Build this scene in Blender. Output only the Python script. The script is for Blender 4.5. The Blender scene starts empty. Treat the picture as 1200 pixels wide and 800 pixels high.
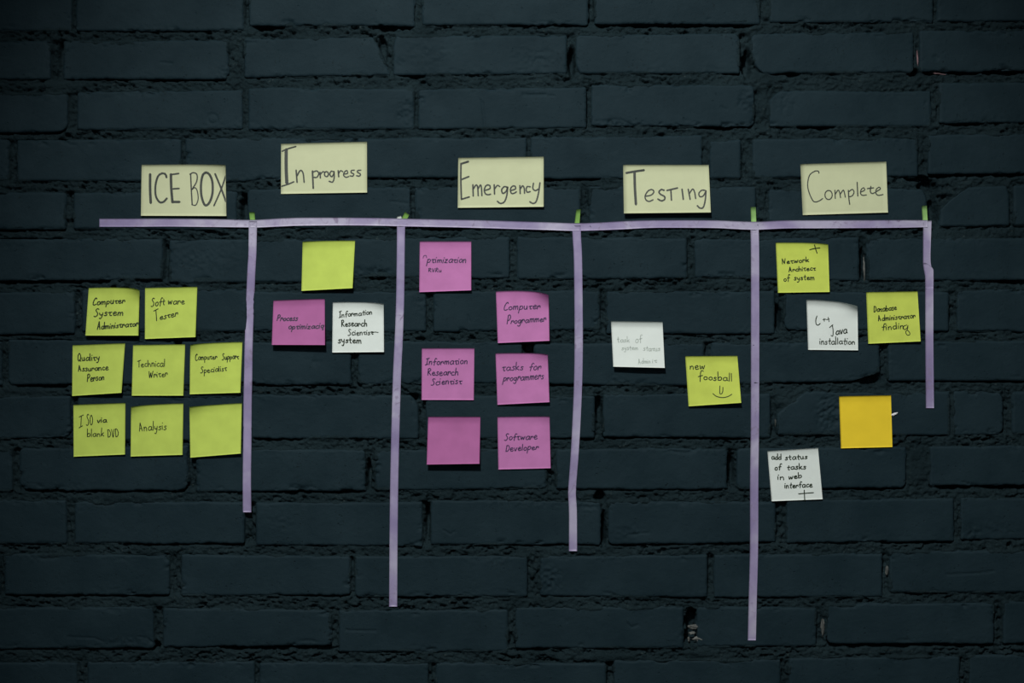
import bpy, math, random
import numpy as np
from mathutils import Vector

# ------------------------------------------------------------------ scale
S = 0.00125            # metres per photograph pixel on the wall plane
ZC = 1.40              # height of the picture centre above the floor
LENS = 50.0
D = 1200 * S * LENS / 36.0      # camera distance from the brick faces

def P(px, py, h=0.0):
    """point standing h metres proud of the wall, seen at photo position px, py"""
    k = (D - h) / D
    return ((px - 600) * S * k, -h, ZC + (400 - py) * S * k)

# ------------------------------------------------------------------ camera
sc = bpy.context.scene
C = sc.collection
cam_d = bpy.data.cameras.new('camera'); cam = bpy.data.objects.new('camera', cam_d); C.objects.link(cam)
cam.location = (0, -D, ZC); cam.rotation_euler = (math.pi / 2, 0, 0)
cam_d.lens = LENS; cam_d.sensor_width = 36; cam_d.clip_start = 0.05
sc.camera = cam
# ------------------------------------------------------------------ world and lamps
w = bpy.data.worlds.new('world'); sc.world = w; w.use_nodes = True
bg = w.node_tree.nodes['Background']; bg.inputs[0].default_value = (0.35, 0.62, 0.72, 1); bg.inputs[1].default_value = 0.02

def area(name, loc, target, size, power, col, spread=180):
    d = bpy.data.lights.new(name, 'AREA'); d.shape = 'DISK'; d.size = size; d.energy = power; d.color = col
    d.spread = math.radians(spread)
    o = bpy.data.objects.new(name, d); C.objects.link(o); o.location = loc
    o.rotation_euler = (Vector(target) - Vector(loc)).to_track_quat('-Z', 'Y').to_euler()
    return o
def spot(name, loc, target, radius, power, col, cone, blend):
    d = bpy.data.lights.new(name, 'SPOT'); d.energy = power; d.color = col; d.shadow_soft_size = radius
    d.spot_size = math.radians(cone); d.spot_blend = blend
    o = bpy.data.objects.new(name, d); C.objects.link(o); o.location = loc
    o.rotation_euler = (Vector(target) - Vector(loc)).to_track_quat('-Z', 'Y').to_euler()
    return o
spot('ceiling_spot', (-0.34, -2.20, 3.15), (0.07, 0, 1.31), 0.13, 345, (1.0, 0.985, 0.945), 44, 0.85)
area('fill_light', (-0.3, -2.6, 1.9), (0.0, 0, 1.4), 1.6, 0.9, (0.80, 0.93, 1.0), 60)  # weak cool fill added in front of the wall, no actual window there

sc.view_settings.view_transform = 'Standard'; sc.view_settings.look = 'None'
sc.view_settings.gamma = 1; sc.view_settings.use_curve_mapping = False
sc.view_settings.exposure = 0.0

# ------------------------------------------------------------------ noise
def _hash(ix, iy, seed):
    n = (ix.astype(np.int64) * 374761393 + iy.astype(np.int64) * 668265263 + seed * 1442695041) & 0xffffffff
    n = ((n ^ (n >> 13)) * 1274126177) & 0xffffffff
    n = (n ^ (n >> 16)) & 0xffffffff
    return n / 4294967295.0
def vnoise(x, y, seed=0):
    x = np.asarray(x, float); y = np.asarray(y, float)
    ix = np.floor(x); iy = np.floor(y); fx = x - ix; fy = y - iy
    fx = fx * fx * fx * (fx * (fx * 6 - 15) + 10); fy = fy * fy * fy * (fy * (fy * 6 - 15) + 10)
    a = _hash(ix, iy, seed); b = _hash(ix + 1, iy, seed); c = _hash(ix, iy + 1, seed); d = _hash(ix + 1, iy + 1, seed)
    return (a + (b - a) * fx) * (1 - fy) + (c + (d - c) * fx) * fy      # 0..1
def fbm(x, y, seed=0, o=3):
    s = 0; a = 1; t = 0
    for i in range(o):
        s = s + a * vnoise(x * 2 ** i + 17.3 * i, y * 2 ** i + 5.1 * i, seed + i); t += a; a *= 0.5
    return s / t * 2 - 1                                                  # -1..1
def sst(a, b, x):
    t = np.clip((x - a) / (b - a), 0, 1); return t * t * (3 - 2 * t)

# ------------------------------------------------------------------ materials
def new_mat(name):
    m = bpy.data.materials.new(name); m.use_nodes = True; nt = m.node_tree
    b = nt.nodes['Principled BSDF']
    g = nt.nodes.new('ShaderNodeNewGeometry')
    return m, nt, b, g
def noise_node(nt, g, scale, detail=4, rough=0.55):
    n = nt.nodes.new('ShaderNodeTexNoise'); n.inputs['Scale'].default_value = scale
    n.inputs['Detail'].default_value = detail; n.inputs['Roughness'].default_value = rough
    nt.links.new(g.outputs['Position'], n.inputs['Vector']); return n
def ramp(nt, src, stops):
    r = nt.nodes.new('ShaderNodeValToRGB'); e = r.color_ramp.elements
    e[0].position, e[0].color = stops[0][0], stops[0][1]; e[1].position, e[1].color = stops[-1][0], stops[-1][1]
    for p, c in stops[1:-1]:
        k = e.new(p); k.color = c
    nt.links.new(src, r.inputs[0]); return r
def bump(nt, b, src, dist, strength=1.0, prev=None):
    k = nt.nodes.new('ShaderNodeBump'); k.inputs['Distance'].default_value = dist; k.inputs['Strength'].default_value = strength
    nt.links.new(src, k.inputs['Height'])
    if prev: nt.links.new(prev.outputs[0], k.inputs['Normal'])
    nt.links.new(k.outputs[0], b.inputs['Normal']); return k
def g4(r, g, b): return (r, g, b, 1)

def wall_paint(name, c0, c1, fleck, fleck_at, b_fine, b_mid, rough):
    m, nt, b, g = new_mat(name)
    n1 = noise_node(nt, g, 14, 5, 0.6)
    r1 = ramp(nt, n1.outputs[0], [(0.32, c0), (0.68, c1)])
    n2 = noise_node(nt, g, 330, 3, 0.6)
    r2 = ramp(nt, n2.outputs[0], [(fleck_at, g4(0, 0, 0)), (fleck_at + 0.09, g4(1, 1, 1))])
    n3 = noise_node(nt, g, 34, 3, 0.6)
    r3 = ramp(nt, n3.outputs[0], [(0.5, g4(0, 0, 0)), (0.62, g4(1, 1, 1))])
    mu = nt.nodes.new('ShaderNodeMath'); mu.operation = 'MULTIPLY'
    nt.links.new(r2.outputs[0], mu.inputs[0]); nt.links.new(r3.outputs[0], mu.inputs[1])
    mx = nt.nodes.new('ShaderNodeMix'); mx.data_type = 'RGBA'
    nt.links.new(mu.outputs[0], mx.inputs['Factor']); nt.links.new(r1.outputs[0], mx.inputs['A']); mx.inputs['B'].default_value = fleck
    nt.links.new(mx.outputs['Result'], b.inputs['Base Color'])
    b.inputs['Roughness'].default_value = rough; b.inputs['Specular IOR Level'].default_value = 0.05
    nf = noise_node(nt, g, 900, 3, 0.7); nm = noise_node(nt, g, 160, 4, 0.6)
    k = bump(nt, b, nf.outputs[0], b_fine); k2 = bump(nt, b, nm.outputs[0], b_mid, 1.0, k)
    vo = nt.nodes.new('ShaderNodeTexVoronoi'); vo.inputs['Scale'].default_value = 95
    nt.links.new(g.outputs['Position'], vo.inputs['Vector'])
    rp = ramp(nt, vo.outputs['Distance'], [(0.05, g4(0, 0, 0)), (0.13, g4(1, 1, 1))])
    mk = nt.nodes.new('ShaderNodeMath'); mk.operation = 'MAXIMUM'
    r4 = ramp(nt, n3.outputs[0], [(0.45, g4(1, 1, 1)), (0.6, g4(0, 0, 0))])
    nt.links.new(rp.outputs[0], mk.inputs[0]); nt.links.new(r4.outputs[0], mk.inputs[1])
    bump(nt, b, mk.outputs[0], 0.0008, 1.0, k2)
    return m
M_BRICK = wall_paint('painted_brick', g4(0.0078, 0.0180, 0.0240), g4(0.0122, 0.0252, 0.0325), g4(0.006, 0.0125, 0.0155), 0.575, 0.00040, 0.00060, 0.62)
M_MORT = wall_paint('painted_mortar', g4(0.0065, 0.0145, 0.0180), g4(0.0120, 0.0240, 0.0290), g4(0.042, 0.060, 0.060), 0.62, 0.0012, 0.0026, 0.66)
M_BACK = wall_paint('wall_core_paint', g4(0.011, 0.021, 0.023), g4(0.02, 0.034, 0.038), g4(0.03, 0.04, 0.04), 0.70, 0.0006, 0.0012, 0.7)

def paper(name, col, var=0.06, sheen=0.55):
    m, nt, b, g = new_mat(name)
    n = noise_node(nt, g, 45, 3, 0.5)
    a = tuple(c * (1 - var) for c in col) + (1,); c2 = tuple(min(1, c * (1 + var)) for c in col) + (1,)
    r = ramp(nt, n.outputs[0], [(0.3, a), (0.7, c2)]); nt.links.new(r.outputs[0], b.inputs['Base Color'])
    b.inputs['Roughness'].default_value = 0.75; b.inputs['Specular IOR Level'].default_value = 0.2
    nf = noise_node(nt, g, 1500, 2, 0.6); k = bump(nt, b, nf.outputs[0], 0.00006)
    nw = noise_node(nt, g, 38, 2, 0.5); bump(nt, b, nw.outputs[0], 0.0012, 0.6, k)
    return m
M_YEL = paper('lime_yellow_paper', (0.43, 0.545, 0.095))
M_YEL2 = paper('warm_lime_paper', (0.47, 0.56, 0.09))
M_PINK = paper('pink_paper', (0.43, 0.155, 0.365))
M_MAG = paper('magenta_paper', (0.34, 0.105, 0.27))
M_WHITE = paper('white_paper', (0.62, 0.68, 0.65), 0.02)
M_CREAM = paper('pale_yellow_paper', (0.475, 0.51, 0.325), 0.025)
M_ORANGE = paper('golden_paper', (0.72, 0.53, 0.026), 0.03)
M_GREEN = paper('green_paper', (0.15, 0.30, 0.065), 0.1)
M_LGREEN = paper('pale_green_paper', (0.22, 0.40, 0.13), 0.1)

def tape_mat():
    m, nt, b, g = new_mat('lilac_tape')
    n = noise_node(nt, g, 11, 3, 0.55); n.inputs['Distortion'].default_value = 0.4
    r = ramp(nt, n.outputs[0], [(0.36, g4(0.215, 0.180, 0.325)), (0.50, g4(0.265, 0.230, 0.375)), (0.60, g4(0.35, 0.330, 0.45))])
    n2 = noise_node(nt, g, 85, 4, 0.6); n2.inputs['Distortion'].default_value = 1.2
    r2 = ramp(nt, n2.outputs[0], [(0.55, g4(0, 0, 0)), (0.68, g4(1, 1, 1))])
    n3 = noise_node(nt, g, 9.0, 2, 0.5)
    r3 = ramp(nt, n3.outputs[0], [(0.44, g4(0, 0, 0)), (0.54, g4(1, 1, 1))])
    mu = nt.nodes.new('ShaderNodeMath'); mu.operation = 'MULTIPLY'
    nt.links.new(r2.outputs[0], mu.inputs[0]); nt.links.new(r3.outputs[0], mu.inputs[1])
    mx = nt.nodes.new('ShaderNodeMix'); mx.data_type = 'RGBA'
    nt.links.new(mu.outputs[0], mx.inputs['Factor']); nt.links.new(r.outputs[0], mx.inputs['A'])
    mx.inputs['B'].default_value = g4(0.20, 0.165, 0.26)
    nt.links.new(mx.outputs['Result'], b.inputs['Base Color'])
    b.inputs['Roughness'].default_value = 0.42; b.inputs['Specular IOR Level'].default_value = 0.45
    k = bump(nt, b, n2.outputs[0], 0.0006, 0.6)
    return m
M_TAPE = tape_mat()

def ink(name, col, rough=0.5):
    m, nt, b, g = new_mat(name)
    n = noise_node(nt, g, 420, 2, 0.5)
    r = ramp(nt, n.outputs[0], [(0.3, col), (0.75, tuple(c * 1.7 for c in col[:3]) + (1,))])
    nt.links.new(r.outputs[0], b.inputs['Base Color']); b.inputs['Roughness'].default_value = rough
    b.inputs['Specular IOR Level'].default_value = 0.2
    return m
I_MARK = ink('black_marker_ink', g4(0.035, 0.04, 0.036))
I_PEN = ink('black_pen_ink', g4(0.010, 0.018, 0.008))
I_NAVY = ink('dark_navy_ink', g4(0.022, 0.010, 0.035))
I_SLATE = ink('slate_ink', g4(0.032, 0.018, 0.055))
I_FAINT = ink('faint_grey_ink', g4(0.25, 0.29, 0.265))
M_CHALK = paper('chalk_white', (0.62, 0.62, 0.64), 0.05)
M_STONE = paper('bare_grey_stone', (0.085, 0.092, 0.088), 0.5)
M_ROSE = paper('bare_rosy_mortar', (0.16, 0.10, 0.11), 0.3)
M_FLOOR = wall_paint('concrete_floor', g4(0.10, 0.10, 0.095), g4(0.16, 0.155, 0.15), g4(0.07, 0.07, 0.07), 0.65, 0.0003, 0.0008, 0.6)

# ------------------------------------------------------------------ mesh helpers
def mesh_np(name, verts, faces, mat, parent=None, smooth=True):
    """faces: (n,4) int array, or list of tuples"""
    me = bpy.data.meshes.new(name)
    verts = np.asarray(verts, np.float32)
    if isinstance(faces, np.ndarray):
        n = len(faces); me.vertices.add(len(verts)); me.vertices.foreach_set('co', verts.ravel())
        me.loops.add(n * 4); me.loops.foreach_set('vertex_index', faces.astype(np.int32).ravel())
        me.polygons.add(n); me.polygons.foreach_set('loop_start', np.arange(0, n * 4, 4, dtype=np.int32))
        me.polygons.foreach_set('loop_total', np.full(n, 4, np.int32))
        me.update(calc_edges=True)
    else:
        me.from_pydata([tuple(map(float, v)) for v in verts], [], faces); me.update()
    me.polygons.foreach_set('use_smooth', np.full(len(me.polygons), smooth, bool))
    me.materials.append(mat)
    o = bpy.data.objects.new(name, me); C.objects.link(o)
    if parent: o.parent = parent
    return o
def grid_faces(nr, nc):
    i = np.arange(nr - 1)[:, None] * nc + np.arange(nc - 1)[None]
    return np.stack([i, i + nc, i + nc + 1, i + 1], -1).reshape(-1, 4)
def to_world(px, py, h):
    return np.stack([(px - 600) * S, -h, ZC + (400 - py) * S], -1)
def tag(o, label, cat, group=None):
    o['label'] = label; o['category'] = cat
    if group: o['group'] = group
    return o

# ------------------------------------------------------------------ the brick layout (photo pixels)
# a row: [(x_left, x_right, top_left, top_right, bottom_left, bottom_right, corner cuts)]
# corner cuts: {'tl':(rx, ry, power)}
B = []
row_starts = []
def brick(xl, xr, yTL, yTR, yBL, yBR, **cut): B.append((xl, xr, yTL, yTR, yBL, yBR, cut))
row_starts.append(len(B))
brick(-112, 84, -12, -12, 37, 36); brick(89, 285, -12, -14, 36, 36); brick(292, 486, -16, -18, 30, 30)
brick(495, 689, -19, -20, 29, 29); brick(697, 891, -21, -22, 28, 28); brick(902, 1094, -23, -24, 26, 26); brick(1099, 1292, -24, -25, 25, 24)
row_starts.append(len(B))
brick(-140, 59, 49, 48, 93, 93); brick(74, 267, 48, 47, 92, 93, br=(5, 12, 2)); brick(286, 456, 45, 43, 90, 88, tr=(19, 44, 1.15))
brick(461, 664, 42, 41, 88, 86, tl=(4, 14, 1.5)); brick(675, 867, 41, 39, 86, 86, tr=(8, 10, 2), tl=(5, 6, 2), bl=(6, 14, 1.4)); brick(880, 1071, 39, 37, 86, 85, bl=(17, 26, 1.6), tl=(6, 10, 2), br=(5, 5, 2))
brick(1078, 1272, 36, 35, 84, 82)
row_starts.append(len(B))
brick(-115, 79, 110, 109, 157, 154, br=(11, 12, 2), tr=(4, 4, 2)); brick(90, 284, 108, 105, 152, 151); brick(291, 485, 103, 104, 152, 151)
brick(490, 687, 104, 102, 151, 150); brick(693, 884, 100, 99, 147, 148, br=(8, 10, 2), tr=(5, 5, 1.4)); brick(902, 1091, 106, 107, 148, 148, tl=(14, 12, 1.2)); brick(1101, 1295, 97, 96, 144, 143)
row_starts.append(len(B))
brick(-178, 10, 163, 163, 212, 211); brick(20, 212, 164, 163, 212, 212); brick(217, 414, 161, 162, 214, 208, br=(10, 4, 1.5)); brick(419, 617, 162, 161, 208, 208)
brick(622, 823, 160, 159, 209, 209); brick(832, 868, 165, 163, 209, 209); brick(882, 1076, 163, 161, 208, 207); brick(1088, 1282, 158, 156, 204, 202)
row_starts.append(len(B))
brick(-120, 76, 225, 225, 271, 268); brick(86, 277, 226, 224, 268, 269); brick(290, 481, 222, 219, 268, 266, tl=(5, 5, 2)); brick(487, 680, 219, 219, 267, 267)
brick(691, 886, 218, 219, 267, 266); brick(901, 1086, 222, 221, 267, 266, tr=(8, 14, 2)); brick(1102, 1183, 219, 218, 266, 264, tl=(34, 27, 1.15), tr=(4, 12, 1.2)); brick(1188, 1300, 217, 215, 264, 262)
row_starts.append(len(B))
brick(-6, 190, 280, 280, 329, 327); brick(198, 396, 280, 281, 331, 330); brick(403, 597, 280, 277, 324, 326, bl=(12, 5, 1.3)); brick(606, 805, 277, 279, 327, 326, bl=(4, 6, 2))
brick(815, 1007, 280, 278, 325, 329, tl=(4, 4, 2)); brick(1017, 1212, 278, 279, 328, 328); brick(-204, -12, 281, 280, 330, 329)
row_starts.append(len(B))
brick(-108, 87, 343, 342, 393, 391); brick(96, 289, 340, 338, 389, 388); brick(297, 499, 342, 341, 388, 388); brick(508, 703, 341, 340, 388, 386)
brick(711, 908, 341, 341, 391, 391); brick(920, 1112, 342, 342, 386, 388, bl=(6, 8, 2)); brick(1122, 1316, 340, 339, 388, 388)
row_starts.append(len(B))
brick(-190, 2, 400, 400, 450, 452); brick(9, 204, 398, 399, 451, 449, bl=(6, 8, 2)); brick(213, 411, 400, 400, 450, 451); brick(420, 612, 400, 400, 450, 449); brick(626, 825, 402, 402, 450, 452)
brick(834, 1031, 402, 400, 450, 446, br=(33, 10, 1.1)); brick(1041, 1238, 400, 399, 446, 446)
row_starts.append(len(B))
brick(-118, 82, 465, 464, 517, 512, br=(9, 10, 2)); brick(91, 285, 464, 463, 516, 516); brick(294, 490, 462, 463, 513, 514, tr=(10, 14, 1.3)); brick(499, 697, 463, 464, 514, 513); brick(707, 903, 462, 461, 512, 513)
brick(911, 1113, 460, 459, 509, 510, tl=(34, 25, 1.1)); brick(1117, 1176, 459, 460, 510, 508, tr=(7, 10, 2), br=(8, 8, 2)); brick(1187, 1380, 459, 457, 508, 507)
row_starts.append(len(B))
brick(-180, 14, 527, 526, 575, 575, tr=(5, 8, 2)); brick(23, 220, 525, 522, 574, 575, tl=(6, 6, 2), bl=(12, 10, 2), br=(8, 10, 2)); brick(230, 428, 525, 527, 576, 575, tr=(5, 5, 2)); brick(440, 640, 527, 526, 575, 572)
brick(652, 852, 526, 525, 573, 573); brick(864, 1062, 525, 524, 573, 571, tl=(5, 5, 2), bl=(6, 6, 2), br=(6, 8, 2)); brick(1090, 1284, 523, 522, 569, 568)
row_starts.append(len(B))
brick(-116, 77, 586, 586, 638, 637); brick(87, 286, 588, 588, 637, 637); brick(300, 495, 589, 588, 638, 640); brick(505, 704, 586, 587, 638, 638, br=(3, 5, 2))
brick(713, 909, 587, 588, 638, 635, bl=(6, 6, 2)); brick(922, 1118, 585, 584, 636, 634); brick(1126, 1320, 584, 583, 632, 631)
row_starts.append(len(B))
brick(-190, -1, 649, 649, 697, 697); brick(5, 198, 649, 650, 697, 697, tr=(6, 8, 1.6)); brick(212, 410, 650, 652, 698, 697); brick(416, 618, 652, 651, 699, 699, bl=(6, 6, 2)); brick(633, 829, 652, 650, 698, 700, tl=(6, 5, 1.5))
brick(837, 1034, 650, 648, 700, 699); brick(1043, 1240, 646, 645, 694, 694)
row_starts.append(len(B))
brick(-12, 180, 712, 711, 760, 759); brick(191, 388, 712, 715, 758, 756); brick(397, 595, 715, 714, 764, 763); brick(604, 801, 712, 711, 760, 759); brick(817, 957, 711, 712, 758, 757)
brick(970, 1165, 708, 706, 754, 754, bl=(5, 6, 2)); brick(1176, 1370, 705, 704, 754, 753); brick(-212, -20, 713, 712, 761, 760)
row_starts.append(len(B))
brick(-104, 90, 777, 776, 826, 826); brick(102, 298, 776, 775, 825, 824); brick(304, 502, 776, 777, 825, 825); brick(511, 710, 777, 777, 826, 826); brick(719, 915, 774, 773, 824, 823)
brick(925, 1125, 771, 769, 821, 820, tl=(4, 4, 2)); brick(1136, 1330, 768, 766, 816, 815)
N_IN = len(B)
# bricks just past the frame, same bond
rng = random.Random(4)
row_starts.append(N_IN)
for i in range(14):
    row = B[row_starts[i]:row_starts[i + 1]]
    L = min(row, key=lambda b: b[0]); R = max(row, key=lambda b: b[1])
    x = L[0]
    while x > -330: B.append((x - 9 - 194, x - 9, L[2], L[2], L[4], L[4], {})); x -= 203
    x = R[1]
    while x < 1500: B.append((x + 10, x + 204, R[3], R[3], R[5], R[5], {})); x += 204
for k, y in enumerate([-75, -137, -199, 838, 900, 962]):
    x = -420 + (k * 97) % 200
    while x < 1520:
        ww = 195 + rng.uniform(-4, 4); B.append((x, x + ww, y, y - 1, y + 49, y + 48, {})); x += ww + 9

cracks = [[(1118, 458), (1114, 478), (1112, 510)], [(565, 119), (567, 137), (568, 150)], [(162, 746), (172, 747), (180, 754), (184, 760)],
          [(80, 746), (110, 747), (122, 752)], [(612, 110), (650, 112)], [(640, 110), (612, 112)], [(712, 144), (716, 140), (728, 140), (740, 146)],
          [(650, 160), (652, 164)], [(458, 236), (478, 238)], [(188, 73), (202, 74)], [(548, 369), (550, 376)], [(735, 627), (760, 624)], [(520, 621), (528, 626), (533, 622)],
          [(1110, 673), (1140, 672), (1165, 669)], [(735, 730), (740, 735), (748, 732)], [(845, 245 - 120), (852, 128)], [(405, 738), (440, 739)]]
pits = [(249, 139, 5, 3.2), (468, 137, 5, 2), (1097, 68, 4, 1.5), (469, 73, 6, 1.5), (262, 85, 7, 1.5), (82, 58, 5, 1), (736, 100, 9, 3), (443, 322, 10, 3.5), (700, 378, 7, 3), (1140, 625, 8, 2.5),
        (868, 120, 5, 2), (422, 120, 3, 1), (421, 315, 3, 1), (665, 699 + 28, 3, 1), (370, 424, 5, 1.2), (720, 444, 8, 1.2), (456, 500, 6, 1), (52, 545, 3, 1.2), (768, 95, 4, 1)]
roughs = [(972, 486, 15, 22, .0050, -.002), (1024, 443, 14, 5, .006, -.004), (478, 131, 11, 15, .003, -.0008), (646, 678, 13, 17, .0035, -.001), (878, 118, 14, 14, .0030, 0), (725, 145, 26, 4, .003, -.0005), (505, 60, 34, 14, .0012, 0),
          (630, 66, 28, 14, .0016, 0), (440, 322, 26, 8, .0030, -.0015), (735, 622, 16, 8, .0018, 0), (150, 752, 30, 6, .0018, 0), (575, 655, 26, 6, .0018, 0), (690, 590, 12, 10, .003, -.001), (235, 305, 40, 16, .0014, 0), (330, 612, 30, 14, .0008, 0), (860, 215, 20, 5, .002, 0), (425, 45, 14, 6, .002, -.001), (920, 118, 14, 16, .0018, 0), (1160, 620, 30, 10, .0014, 0), (400, 210, 22, 5, .0028, -.0005), (25, 460, 30, 5, .0022, 0), (500, 358, 12, 16, .0022, -.0004)]
def seg_d(x, y, pts):
    d = np.full(x.shape, 1e9)
    for (x0, y0), (x1, y1) in zip(pts[:-1], pts[1:]):
        dx, dy = x1 - x0, y1 - y0; t = np.clip(((x - x0) * dx + (y - y0) * dy) / (dx * dx + dy * dy), 0, 1)
        d = np.minimum(d, np.hypot(x - x0 - t * dx, y - y0 - t * dy))
    return d
def corner_inset(t, ry, rx, p):
    """x inset at distance t (px) from the top or bottom edge"""
    q = np.clip(1 - t / ry, 0, 1); return rx * (1 - (1 - q ** p) ** (1 / p))
def edges_x(b, y, tl, tr, bl, br, k):
    """left and right outline of the brick at vertical fraction y (0 top .. 1 bottom)"""
    xl, xr, _, _, _, _, cut = b
    Lh = bl - tl; Rh = br - tr
    insL = np.maximum(corner_inset(y * Lh, *(lambda c: (c[1], c[0], c[2]))(cut.get('tl', (2.2, 2.2, 2)))), corner_inset((1 - y) * Lh, *(lambda c: (c[1], c[0], c[2]))(cut.get('bl', (2.2, 2.2, 2)))))
    insR = np.maximum(corner_inset(y * Rh, *(lambda c: (c[1], c[0], c[2]))(cut.get('tr', (2.2, 2.2, 2)))), corner_inset((1 - y) * Rh, *(lambda c: (c[1], c[0], c[2]))(cut.get('br', (2.2, 2.2, 2)))))
    return xl + insL, xr - insR

prm = []
for i, b in enumerate(B):
    r = random.Random(i * 7 + 3)
    prm.append((r.uniform(-0.0006, 0.0007), r.uniform(-1, 1) * 4e-6, r.uniform(-1, 1) * 1.3e-5, r.random()))
def brick_h(i, X, Y, e):
    off, tx, ty, rough = prm[i]; b = B[i]; cx = (b[0] + b[1]) / 2; cy = (b[2] + b[5]) / 2
    h = off + tx * (X - cx) + ty * (Y - cy) + 0.00045 * fbm(X / 55, Y / 40, 11, 2) + 0.00022 * fbm(X / 9, Y / 7, 21, 3)
    h = h - 0.0017 * np.clip(1 - e / 2.6, 0, 1) ** 2
    worn = sst(-0.1, 0.6, fbm(X / 46 + i * 1.7, Y / 30, 35, 2))
    chip = sst(0.05, 0.7, fbm(X / 11 + i * 3.1, Y / 5, 31, 4))
    h = h - (0.0010 + 0.0050 * worn) * chip * np.clip(1 - e / (2.5 + 6 * worn), 0, 1)
    zone = sst(0.1, 0.6, fbm(X / 42, Y / 16, 41, 2)) * np.clip(1 - e / 15, 0, 1)
    h = h + 0.0011 * zone * fbm(X / 4.2, Y / 3.4, 51, 3)
    return h

# ------------------------------------------------------------------ raster of the layout for the mortar bed
def make_raster(x0, x1, y0, y1, st, ids):
    xs = np.arange(x0, x1 + st, st); ys = np.arange(y0, y1 + st, st)
    mask = np.zeros((len(ys), len(xs)), bool)
    for i in ids:
        b = B[i]; j0 = np.searchsorted(xs, b[0] - 1); j1 = np.searchsorted(xs, b[1] + 1)
        k0 = np.searchsorted(ys, min(b[2], b[3]) - 1); k1 = np.searchsorted(ys, max(b[4], b[5]) + 1)
        if j1 <= j0 or k1 <= k0: continue
        X, Y = np.meshgrid(xs[j0:j1], ys[k0:k1]); u = (X - b[0]) / (b[1] - b[0])
        T = b[2] + (b[3] - b[2]) * u; Bt = b[4] + (b[5] - b[4]) * u; v = (Y - T) / (Bt - T)
        xl, xr = edges_x(b, np.clip(v, 0, 1), b[2], b[3], b[4], b[5], i)
        mask[k0:k1, j0:j1] |= (v >= 0) & (v <= 1) & (X >= xl) & (X <= xr)
    return xs, ys, mask
def runs(mask, axis, rev, st):
    m = mask if axis == 0 else mask.T
    if rev: m = m[::-1]
    out = np.zeros(m.shape); cur = np.full(m.shape[1], 60.0)
    for k in range(m.shape[0]):
        cur = np.where(m[k], 0, cur + st); out[k] = cur
    if rev: out = out[::-1]
    return out if axis == 0 else out.T
def mortar_height(xs, ys, mask, st):
    X, Y = np.meshgrid(xs, ys)
    up = runs(mask, 0, False, st); dn = runs(mask, 0, True, st); lf = runs(mask, 1, False, st); rt = runs(mask, 1, True, st)
    head = ((lf + rt) < 34) & ((up + dn) > 22)
    head = head.astype(float)
    for _ in range(6): head[1:-1, 1:-1] = (head[:-2, 1:-1] + head[2:, 1:-1] + head[1:-1, :-2] + head[1:-1, 2:] + head[1:-1, 1:-1]) / 5
    lumps = fbm(X / 6.5, Y / 3.6, 61, 4); big = fbm(X / 34, Y / 30, 71, 2); ridg = 1 - np.abs(fbm(X / 9, Y / 3.0, 81, 3)) * 2
    zone = sst(-0.15, 0.45, fbm(X / 48, Y / 40, 131, 2))
    bed = -0.0024 + 0.0020 * big + (0.0014 + 0.0022 * zone) * lumps + 0.0012 * zone * ridg
    pit = sst(0.10, 0.50, fbm(X / 7, Y / 3.2, 411, 3))
    bed = bed - (0.0030 + 0.0040 * zone) * pit + 0.0018 * fbm(X / 2.8, Y / 2.2, 421, 2)
    gate = sst(-0.25, 0.30, fbm(X / 22, Y / 50, 91, 3))
    bed = bed - 0.0085 * gate * np.exp(-(up / 2.0) ** 1.5)
    gate2 = sst(0.0, 0.5, fbm(X / 17, Y / 50, 101, 3))
    bed = bed - 0.0055 * gate2 * np.exp(-(dn / 1.6) ** 1.5)
    hd = -0.0066 + 0.0050 * fbm(X / 60 + 9, Y / 60, 111, 1) + 0.0050 * fbm(X / 4.0, Y / 5, 121, 4) - 0.004 * sst(.1, .5, fbm(X / 4, Y / 6, 461, 2))
    hd = hd - 0.0065 * np.exp(-(lf / 1.8) ** 1.5) - 0.003 * np.exp(-(rt / 1.5) ** 1.5)
    h = bed * (1 - head) + hd * head
    h = np.minimum(h, -0.0004)
    # mortar dragged over the brick edges in places
    din = np.minimum(np.minimum(runs(~mask, 0, False, st), runs(~mask, 0, True, st)), np.minimum(runs(~mask, 1, False, st), runs(~mask, 1, True, st)))
    drag = sst(0.05, 0.5, fbm(X / 30, Y / 14, 431, 2))
    hin = -0.0005 + 0.0016 * drag - 0.00085 * din / (0.6 + 1.2 * drag) + 0.0011 * fbm(X / 3.6, Y / 2.6, 441, 3)
    edge = np.maximum(h, -0.0006 + 0.0008 * fbm(X / 3.6, Y / 2.6, 441, 3))
    close = np.exp(-(np.minimum(np.minimum(up, dn), np.minimum(lf, rt)) / 2.2) ** 2) * sst(0.3, 0.8, drag)
    h = np.where(mask, np.where(din < 7, hin, -0.006), h * (1 - close) + edge * close)
    nz = 1 + 0.9 * fbm(X / 9, Y / 60, 471, 3)
    for (sx0, sx1, sy, th) in slots:
        wq = sst(sx0 - 6, sx0 + 6, X) * (1 - sst(sx1 - 6, sx1 + 6, X)) * (np.abs(Y - sy) < 9) * (up < 12)
        wq = np.where(mask, np.where(din < 3.2, wq, 0), wq * np.exp(-(up / (th * np.maximum(nz, .25) * 1.15)) ** 3))
        h = h * (1 - wq) - 0.022 * wq
    near = np.minimum(np.minimum(up, dn), np.minimum(lf, rt))
    return X, Y, h, near

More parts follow.
